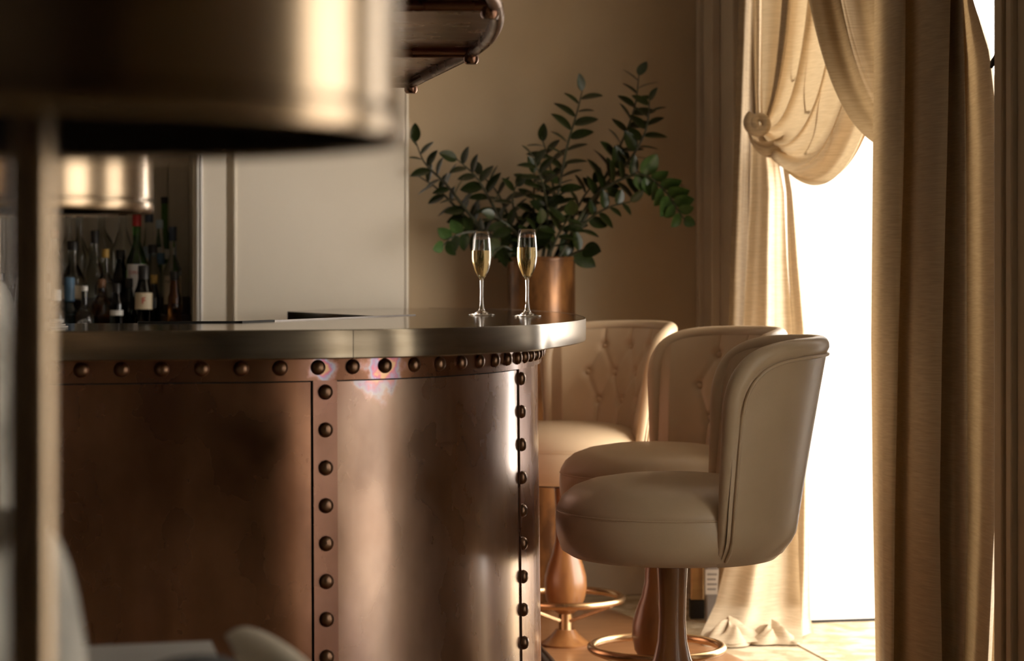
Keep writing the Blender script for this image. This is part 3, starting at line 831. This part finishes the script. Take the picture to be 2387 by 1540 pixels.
rows_cloth('blocking_cloth', [(2.9, 2095, 2205, 5.74), (2.0, 2098, 2205, 5.72), (1.78, 2098, 2215, 5.70), (1.5, 2098, 2270, 5.70), (.9, 2088, 2310, 5.70), (.02, 2075, 2290, 5.70)], 40, 20, lambda u, v: (0, .025*math.sin(2*PI*5*u)-.26*u), M['linen_shaded'], nc, NO)  # extra layer behind the panel, added to block light from the window
swag('cross_swag', [(1850, -330, 6.06), (1892, 100, 6.04), (1965, 325, 5.98), (2085, 352, 5.88)],
     [(2090, -330, 5.94), (2085, -150, 5.92), (2090, 40, 5.90), (2110, 150, 5.86)], 70, 60, 2.6, .035, M['linen_shaded'], nc, NO, .2)
# hold-backs
hb = tag(empty('curtain_holdback', wall_pt(1.95, .0, zof(140, 5.14))), 'dark leaf-shaped metal curtain holdback on the right window frame', 'holdback')
hp = at(2321, 138, 5.14)-Vector(hb.location)
hv, hf = tube_geo([hp+Vector((-.012, 0, -.022)), hp+Vector((-.006, 0, -.008)), hp+Vector((.002, 0, .008)), hp+Vector((.004, 0, .020))], [.003, .008, .007, .002], 10)
part('leaf_hook', hv, hf, M['darkmetal'], hb, True)
tube('arm', [Vector((0, 0, 0)), hp*.5, hp], .004, M['darkmetal'], hb, 8)
rod = tag(tube('curtain_rod', [wall_pt(q, .16, 2.93) for q in (-.2, .5, 1.2, 2.1)], .014, M['darkmetal']), 'dark curtain rod above the window', 'curtain rod')

# ------------------------------------------------------------------ overhead gantry
GZ = EYE+.48
g = tag(empty('bar_gantry', (-1.0, 5.0, GZ)), 'copper overhead bar gantry with tube framing above the counter', 'gantry')
gi = Matrix.Translation(-Vector(g.location))
def gp(px, py): Y = .48*FPX/(HOR-py); return Vector((xat(px, Y), Y, GZ))
prof_px = [(958, 194), (1000, 172), (1050, 147), (1098, 122), (1128, 100), (1148, 76), (1159, 48), (1157, 20), (1148, -8), (1120, -40)]
rim = catmull([gp(*p) for p in prof_px], 6)
def gtube(name, path, r): 
    o = tube(name, [p+gi.translation for p in path], r, M['copper_dull'], g, 12); return o
gtube('rim_tube', rim, .0125)
for (px, py) in ((958, 194), (1098, 122), (1142, 12)):
    e = gp(px, py); gtube('cross_tube', [Vector((-2.4, e.y, GZ)), Vector((-1.2, e.y, GZ)), e], .011)
    lathe('bolt', [(0, -.020), (.012, -.020), (.016, -.014), (.016, .0), (0, .0)], M['copper_dull'], g, 16, loc=e+gi.translation+Vector((0, 0, -.004)))
def gpanel(i0, i1):
    seg = [p for p in rim if i0 >= p.y >= i1]
    vs = []; n = len(seg)
    for p in seg: vs += [p+Vector((0, 0, .006)), Vector((-2.4, p.y, GZ+.006)), p+Vector((0, 0, .012)), Vector((-2.4, p.y, GZ+.012))]
    fs = []
    for i in range(n-1):
        a = i*4; fs += [(a, a+1, a+5, a+4), (a+2, a+3, a+7, a+6), (a, a+2, a+6, a+4), (a+1, a+3, a+7, a+5)]
    fs += [(0, 1, 3, 2), (n*4-4, n*4-3, n*4-1, n*4-2)]
    o = part('soffit_panel', [v+gi.translation for v in vs], fs, M['copper'], g)
ys = [gp(958, 194).y+.01, gp(1098, 122).y, gp(1142, 12).y, -9]
for a, b_ in zip(ys, ys[1:]): gpanel(a, b_)
fv = []
for p in rim: fv += [p+Vector((0, 0, .012)), p+Vector((0, 0, .10))]
o = part('fascia', [v+gi.translation for v in fv], grid_faces(len(rim), 2), M['copper_dull'], g, True, False)
o.modifiers.new('thickness', 'SOLIDIFY').thickness = .003
for x, y in ((-.9, 5.6), (-1.6, 4.6)):
    tube('hanger', [Vector((x, y, GZ+.01))+gi.translation, Vector((x, y, 3.25))+gi.translation], .01, M['copper_dull'], g, 10)

# ------------------------------------------------------------------ lamps in the foreground
def lamp(pxc, Y, zb, lab):
    x = xat(pxc, Y); t_ = tag(empty('floor_lamp', (x, Y, 0)), lab, 'lamp', 'brass floor lamps')
    R, hgt = .2, .26
    lathe('shade', [(R, zb+.016), (R, zb+hgt), (0.02, zb+hgt+.004), (.02, zb+hgt+.002), (R-.003, zb+hgt-.002), (R-.003, zb+.016)], M['lampbrass'], t_, 72)
    lathe('shade_rim', [(R-.001, zb+.013), (R+.0014, zb+.011), (R+.0014, zb+.002), (R, zb), (R-.004, zb+.002), (R-.004, zb+.017)], M['lampbrass'], t_, 72)
    lathe('shade_lining', [(R-.0045, zb+.004), (R-.0045, zb+hgt-.006), (.02, zb+hgt-.006)], M['lampin'], t_, 48)
    lathe('dark_disc', [(.014, zb+.03), (R-.006, zb+.03), (R-.006, zb+.034), (.014, zb+.034)], M['lampin'], t_, 48)  # near-black disc standing in for the dark inside of the lampshade
    lathe('pole', [(0, .03), (.0125, .03), (.0125, zb+hgt), (0, zb+hgt)], M['lampbrass'], t_, 32)
    lathe('lamp_base', [(0, 0), (.12, 0), (.122, .008), (.112, .022), (.03, .032), (0, .034)], M['lampbrass'], t_, 48)
    return t_
lamp(72, 1.115, EYE+.079, 'large blurred brass drum lamp in the near foreground, top left')
lamp(-26, 2.56, EYE+.092, 'smaller looking brass drum lamp behind the foreground lamp pole')

# ------------------------------------------------------------------ foreground seating and table
def tub_chair(name, loc, rz, R, zt, lab, mat):
    t_ = tag(empty(name, loc, rz), lab, 'armchair', 'velvet armchairs in the foreground')
    nu, nv = 40, 20; vs = []; HA = math.radians(100)
    for i in range(nu):
        a = -HA+2*HA*i/(nu-1); k = abs(a)/HA
        top_z = zt-.24*k**3
        for j in range(nv):
            g_ = PI*j/(nv-1)
            z = .42+(top_z-.42)*math.sin(g_)**.35 if 0 < j < nv-1 else .42
            r = R+.045*math.cos(g_)
            vs.append((r*math.cos(a), r*math.sin(a), z))
    o = part('backrest', vs, grid_faces(nu, nv)+[tuple(range(nv)), tuple(range((nu-1)*nv, nu*nv))], mat, t_, True)
    lathe('seat', [(0, .30), (R-.06, .30), (R-.02, .33), (R-.02, .42), (R-.05, .455), (0, .465)], mat, t_, 36)
    for k in range(4):
        g_ = PI/4+k*PI/2; e = Vector((math.cos(g_), math.sin(g_), 0))*(R-.06)
        tube('leg', [e+Vector((0, 0, .31)), e*1.08], [.018, .011], M['darkmetal'], t_, 10)
    return t_
tub_chair('velvet_armchair', (xat(210, 1.45)-.285, 1.45, 0), math.radians(20), .24, .99, 'grey crushed velvet armchair back behind the lamp pole', M['velvet'])
tub_chair('velvet_armchair', (xat(62, 3.05)-.29, 3.05, 0), math.radians(10), .24, 1.17, 'tall grey velvet chair back cut off by the left edge', M['velvet'])
tb = tag(empty('dining_table', (-.60, 2.06, 0)), 'white table top corner at the bottom left edge', 'table')
TT = .75
c_fr = Vector((xat(492, 2.38), 2.38, 0)); c_fl = c_fr+(Vector((xat(190, 2.345), 2.345, 0))-c_fr).normalized()*.62
dd = (Vector((xat(505, 2.30), 2.30, 0))-c_fr).normalized()*.36
poly = [c_fr, c_fl, c_fl+dd, c_fr+dd]
vs = [p+Vector((0, 0, TT)) for p in poly]+[p+Vector((0, 0, TT-.025)) for p in poly]
fs = [(0, 1, 2, 3), (4, 5, 6, 7)]+[(i, (i+1) % 4, (i+1) % 4+4, i+4) for i in range(4)]
o = part('table_top', [v-Vector(tb.location) for v in vs], fs, M['marble'], tb)
ctr = sum(poly, Vector())/4-Vector(tb.location)
lathe('pedestal', [(0, .02), (.03, .02), (.03, TT-.026), (0, TT-.026)], M['darkmetal'], tb, 20, loc=(ctr.x, ctr.y, 0))
lathe('table_base', [(0, 0), (.2, 0), (.2, .012), (.03, .03), (0, .03)], M['darkmetal'], tb, 32, loc=(ctr.x, ctr.y, 0))
# padded chair at the bottom edge
ch = tag(empty('padded_chair', (xat(640, 2.0), 2.02, 0)), 'cream padded chair with rolled top and dark frame at the bottom edge', 'chair')
co = Vector(ch.location)
pp = [at(548, 1520, 2.0), at(575, 1507, 2.0), at(640, 1540, 1.98), at(700, 1590, 1.96), at(745, 1650, 1.94)]
cvp = [p-co for p in catmull(pp, 8)]
tube('rolled_rest', cvp, [.006, .012, .0165]+[.019]*(len(cvp)-3), M['beige'], ch, 18)
dp = catmull([at(330, 1580, 1.78), at(400, 1550, 1.8), at(478, 1540, 1.83), at(535, 1551, 1.86), at(600, 1600, 1.88)], 8)
tube('dark_rail', [p-co for p in dp], .006, M['black'], ch, 10)
zs = .45
lathe('chair_seat', [(0, .42), (.19, .42), (.205, .44), (.19, .465), (0, .47)], M['beige'], ch, 32, loc=(.0, -.16, 0))
for sx in (-1, 1):
    for sy in (-1, 1):
        tube('leg', [Vector((sx*.13, -.16+sy*.13, .43)), Vector((sx*.15, -.16+sy*.15, 0))], [.014, .010], M['darkmetal'], ch, 10)
tube('back_post', [Vector((.12, -.02, .44)), cvp[-1]], .012, M['darkmetal'], ch, 10)
tube('back_post', [Vector((-.13, -.05, .44)), cvp[4]+Vector((-.0, 0, -.012))], .010, M['darkmetal'], ch, 10)
tube('back_post', [Vector((-.13, -.15, .44)), dp[4]-co], .008, M['darkmetal'], ch, 10)

# ------------------------------------------------------------------ back bar with bottles
bb = tag(empty('back_bar', P0+BX*-1.5), 'stepped dark shelf holding the bottles in the niche', 'shelf')
bi = Matrix.Translation(-Vector(bb.location))
TIER = [(.985, .02, .15), (1.055, .15, .29), (1.12, .29, .44)]
for z, y0, y1 in TIER:
    o = pw('step', lx(-300), lx(455)-.01, y0, y1, .0 if z < 1 else z-.09, z, M['darkwall'], bb, .003); o.data.transform(bi)
BM = {}
def gmat(c, nm):
    if nm not in BM: BM[nm] = glass(nm, c, .02)
    return BM[nm]
def smat(c, nm, rough=.45):
    if nm not in BM: BM[nm] = simple(nm, c, rough, scale=20)
    return BM[nm]
def bottle(px, ytop, tier, body_r, H, neck_r, sh, gm, capm, label=None, lettering=None, lab='', cap_h=.03, dy=0):
    z0, ya, yb = TIER[tier]
    y = (ya+yb)/2+dy
    # image column -> point on the row (plane parallel to the niche)
    k = (px-1193.5)/FPX; O = P0+BY*y
    x = (k*O.y-O.x)/(BX.x-k*BX.y); p = O+BX*x
    H = EYE-(ytop-HOR)*p.y/FPX-z0 if H is None else H
    t_ = tag(empty('bottle', (p.x, p.y, z0)), lab, 'bottle', 'bottles in the back bar niche')
    hs = H*sh; hn = H*(sh+.17)
    lathe('bottle_body', [(0, .002), (body_r*.9, .0), (body_r, .006), (body_r, hs*.96), (body_r*.97, hs), (body_r*.75, hs+(hn-hs)*.45), (neck_r*1.15, hn), (neck_r, hn+.01), (neck_r, H-cap_h), (0, H-cap_h)], gm, t_, 24)
    lathe('cap', [(0, H-cap_h-.002), (neck_r*1.12, H-cap_h-.002), (neck_r*1.15, H-.003), (neck_r*1.0, H), (0, H)], capm, t_, 18)
    if label:
        lm, a0, a1 = label
        vs = []; n = 17
        ang = math.atan2(-p.y, -p.x)
        for i in range(n):
            g_ = ang-1.05+2.1*i/(n-1)
            for z in (hs*a0, hs*a1): vs.append(((body_r+.0008)*math.cos(g_), (body_r+.0008)*math.sin(g_), z))
        o = part('label', vs, grid_faces(n, 2), lm, t_, True, False)
        if lettering:
            tx, size, colm, zf = lettering
            me = text_mesh(tx, size)
            d = Vector((math.cos(ang), math.sin(ang), 0)); R_ = frame_mat((0, 0, 0), Vector((-d.y, d.x, 0)))
            ob = link('lettering', me, colm, o)
            X = Vector((-d.y, d.x, 0)); Z = Vector((0, 0, 1)); 
            mt = Matrix(((X.x, Z.x, d.x), (X.y, Z.y, d.y), (X.z, Z.z, d.z))).to_4x4()
            ob.matrix_local = Matrix.Translation(d*(body_r+.0022)+Vector((0, 0, hs*zf))) @ mt
    return t_
clear = gmat((.95, .97, .95), 'bottle_clear'); green = gmat((.12, .36, .06), 'bottle_green'); darkg = gmat((.02, .02, .015), 'bottle_dark')
amber = gmat((.50, .20, .05), 'bottle_amber'); teal = gmat((.25, .50, .60), 'bottle_teal'); smoke = gmat((.62, .63, .58), 'bottle_smoke')
cream = smat((.62, .52, .36), 'label_cream'); wht = smat((.75, .74, .70), 'label_white'); red = smat((.42, .02, .02), 'cap_red'); blk = smat((.015, .013, .012), 'cap_black')
ink = smat((.03, .025, .02), 'ink_dark'); redink = smat((.45, .03, .03), 'ink_red'); cork = smat((.20, .09, .04), 'cork_brown'); yel = smat((.45, .28, .06), 'cap_yellow')
blu = smat((.10, .20, .32), 'foil_blue', .35); lblu = smat((.40, .50, .56), 'label_pale_blue'); whc = smat((.78, .77, .74), 'cap_white'); navy = smat((.04, .06, .10), 'cap_navy')
# back row
bottle(160, 488, 2, .034, None, .012, .50, clear, blk, (cork, .35, .52), lab='leftmost clear long-necked decanter bottle in the back row', dy=0.034)
bottle(186, 486, 2, .036, None, .012, .48, smoke, blk, lab='smoky clear bottle right behind the dark-necked bottle', dy=-0.034)
bottle(237, 470, 2, .050, None, .014, .52, smoke, blk, lab='widest smoky bottle at the middle of the back row', dy=0.012)
bottle(286, 480, 2, .036, None, .015, .55, clear, blk, (cork, .2, .35), lab='clear bottle beside the red-capped bottle, back row', dy=-0.03)
bottle(347, 498, 2, .022, None, .014, .62, clear, navy, (lblu, .75, .98), lab='clear bottle with navy cap behind the red-capped bottle', dy=-0.03)
bottle(383, 459, 2, .034, None, .0115, .50, green, blk, (wht, .75, .95), lab='tallest green wine bottle with black top in the niche', cap_h=.022, dy=0.03)
bottle(372, 512, 2, .020, None, .012, .6, clear, lblu, (blu, .7, .95), lab='pale blue topped bottle left of the green wine bottle', dy=-0.055)
# middle row
bottle(125, 535, 1, .033, None, .0145, .58, clear, cork, None, lab='clear bottle with brown cork next to the lamp pole', dy=0.03)
bottle(170, 562, 1, .042, None, .017, .50, smoke, blk, (cream, .45, .80), lab='dark-necked bottle with a square cream label', dy=-0.02)
bottle(221, 537, 1, .032, None, .0135, .5, clear, blk, None, lab='clear bottle with black pourer in the middle row', cap_h=.045, dy=0.035)
bottle(246, 580, 1, .038, None, .012, .45, clear, yel, None, lab='round-shouldered bottle with a yellow seal', dy=-0.03)
bottle(281, 582, 1, .028, None, .015, .6, darkg, blk, None, lab='black capped dark bottle left of the red-capped one', dy=0.035)
bottle(319, 497, 1, .039, None, .0145, .52, green, red, (wht, .30, .96), ('SWAN', .019, redink, .80), lab='green bottle with red cap and white label', cap_h=.045, dy=-0.02)
bottle(356, 570, 1, .030, None, .015, .6, smoke, blk, None, lab='smoky black-capped bottle between red cap and green wine bottle', dy=0.035)
bottle(403, 528, 1, .036, None, .013, .48, clear, navy, (cream, .25, .92), ('NORO', .019, ink, .78), lab='clear bottle with cream label at the right end of the niche', cap_h=.05, dy=-0.01)
# front row
bottle(131, 675, 0, .030, None, .0155, .50, clear, whc, (wht, .55, .72), lab='short clear gin bottle with white cap in the front row', cap_h=.036, dy=-0.03)
bottle(162, 646, 0, .030, None, .016, .42, teal, blu, None, lab='bottle with blue foil neck in the front row', cap_h=.085, dy=0.03)
badge_b = bottle(197, 666, 0, .035, None, .0105, .40, smoke, whc, None, lab='rounded bottle with cream stopper and round badge label', cap_h=.016, dy=-0.025)
bottle(237, 650, 0, .034, None, .013, .55, amber, cork, None, lab='amber bottle at the middle of the front row', dy=0.02)
bottle(272, 660, 0, .025, None, .013, .62, darkg, blk, (wht, .62, .78), lab='slim black bottle with white band in the front row', dy=-0.03)
bottle(301, 648, 0, .022, None, .012, .6, darkg, blk, None, lab='slim black bottle left of the squat F bottle', dy=0.035)
fb = bottle(335, 618, 0, .034, None, .0175, .62, darkg, blk, (cream, .60, .98), ('F', .034, redink, .79), lab='squat black bottle with a cream F label', cap_h=.05, dy=-0.02)
bottle(359, 640, 0, .024, None, .011, .6, darkg, yel, None, lab='dark slim bottle with gold collar right of the F bottle', dy=0.038)
bottle(407, 632, 0, .024, None, .015, .6, amber, blk, None, lab='small amber bottle in front of the cream labelled bottle', dy=-0.02)

bl = Vector(badge_b.location); bd = Vector((-bl.x, -bl.y, 0)).normalized(); bX = Vector((-bd.y, bd.x, 0))
bmt = Matrix(((bX.x, 0, bd.x), (bX.y, 0, bd.y), (0, 1, 0))).to_4x4()
def disc(name, r, off, mat, parent):
    vs = [(0, 0, 0)]+[(r*math.cos(2*PI*i/32), r*math.sin(2*PI*i/32), 0) for i in range(32)]
    o = part(name, vs, [(0, i+1, (i+1) % 32+1) for i in range(32)], mat, parent, False, False)
    o.matrix_local = Matrix.Translation(bd*(.0362+off)+Vector((0, 0, .027))) @ bmt; return o
bad = disc('badge', .029, 0, ink, badge_b)
disc('badge_ring', .030, -.0004, wht, badge_b); disc('badge_centre', .0165, .0004, wht, badge_b)
for k, chx in enumerate('MOUT'):
    me = text_mesh(chx, .0115, .0002); ob = link('lettering', me, wht, badge_b)
    g_ = math.radians(48-32*k)
    ob.matrix_local = Matrix.Translation(bd*.0372+Vector((0, 0, .027))) @ bmt @ Matrix.Translation((-.0228*math.sin(g_)*1, .0228*math.cos(g_), 0)) @ Matrix.Rotation(g_, 4, 'Z')
# ------------------------------------------------------------------ small things on the bar, floor
def tumbler(px, Y, h, rt, rb, lab):
    x = xat(px, Y)
    o = lathe('tall_glass', [(0, .0005), (rb, .0005), (rt, h), (rt-.0012, h), (rb-.0015, .008), (0, .008)], M['glass'], None, 32, loc=(x, Y, CT_HI))
    return tag(o, lab, 'glass', 'empty tall glasses on the bar')
tumbler(14, 4.02, .105, .024, .015, 'tall tapered empty glass at the left edge of the bar')
tumbler(76, 4.05, .105, .024, .015, 'tall tapered empty glass behind the lamp pole')
nk = tag(empty('napkin_stack', (xat(104, 3.9), 3.9, CT_HI)), 'small stack of folded white napkins by the lamp pole', 'napkins')
for k in range(3):
    o = box('napkin', (-.035, -.05, .0), (.03, .05, .003), M['paper'], nk, Matrix.Translation((0, 0, .0005+.0038*k)) @ Matrix.Rotation(.12*k-.1, 4, 'Z'), .001)
# grey post with printed tag and dark-based box beside the curtain
hx = tag(empty('tagged_post', (xat(1659, 7.1), 7.1, 0)), 'slim grey post with a printed paper tag standing by the curtain', 'post')
o = box('post', (-.021, -.02, 0), (.021, .02, .26), M['plastic_grey'], hx, None, .005)
o = box('tag', (-.024, -.0225, .10), (.024, -.0205, .185), M['paper'], hx)
for k in range(4):
    box('print_line', (-.018, -.0232, .115+.017*k), (.012+.004*(k % 2), -.0226, .121+.017*k), M['plastic_grey'], o)
bx_ = tag(empty('floor_box', (xat(1626, 7.2), 7.2, 0)), 'small box with black base on the carpet behind the nearest stool', 'box')
box('box_base', (-.028, -.03, .0), (.022, .03, .065), M['black'], bx_, None, .003)
box('box_body', (-.026, -.028, .066), (.020, .028, .24), M['brass'], bx_, None, .003)
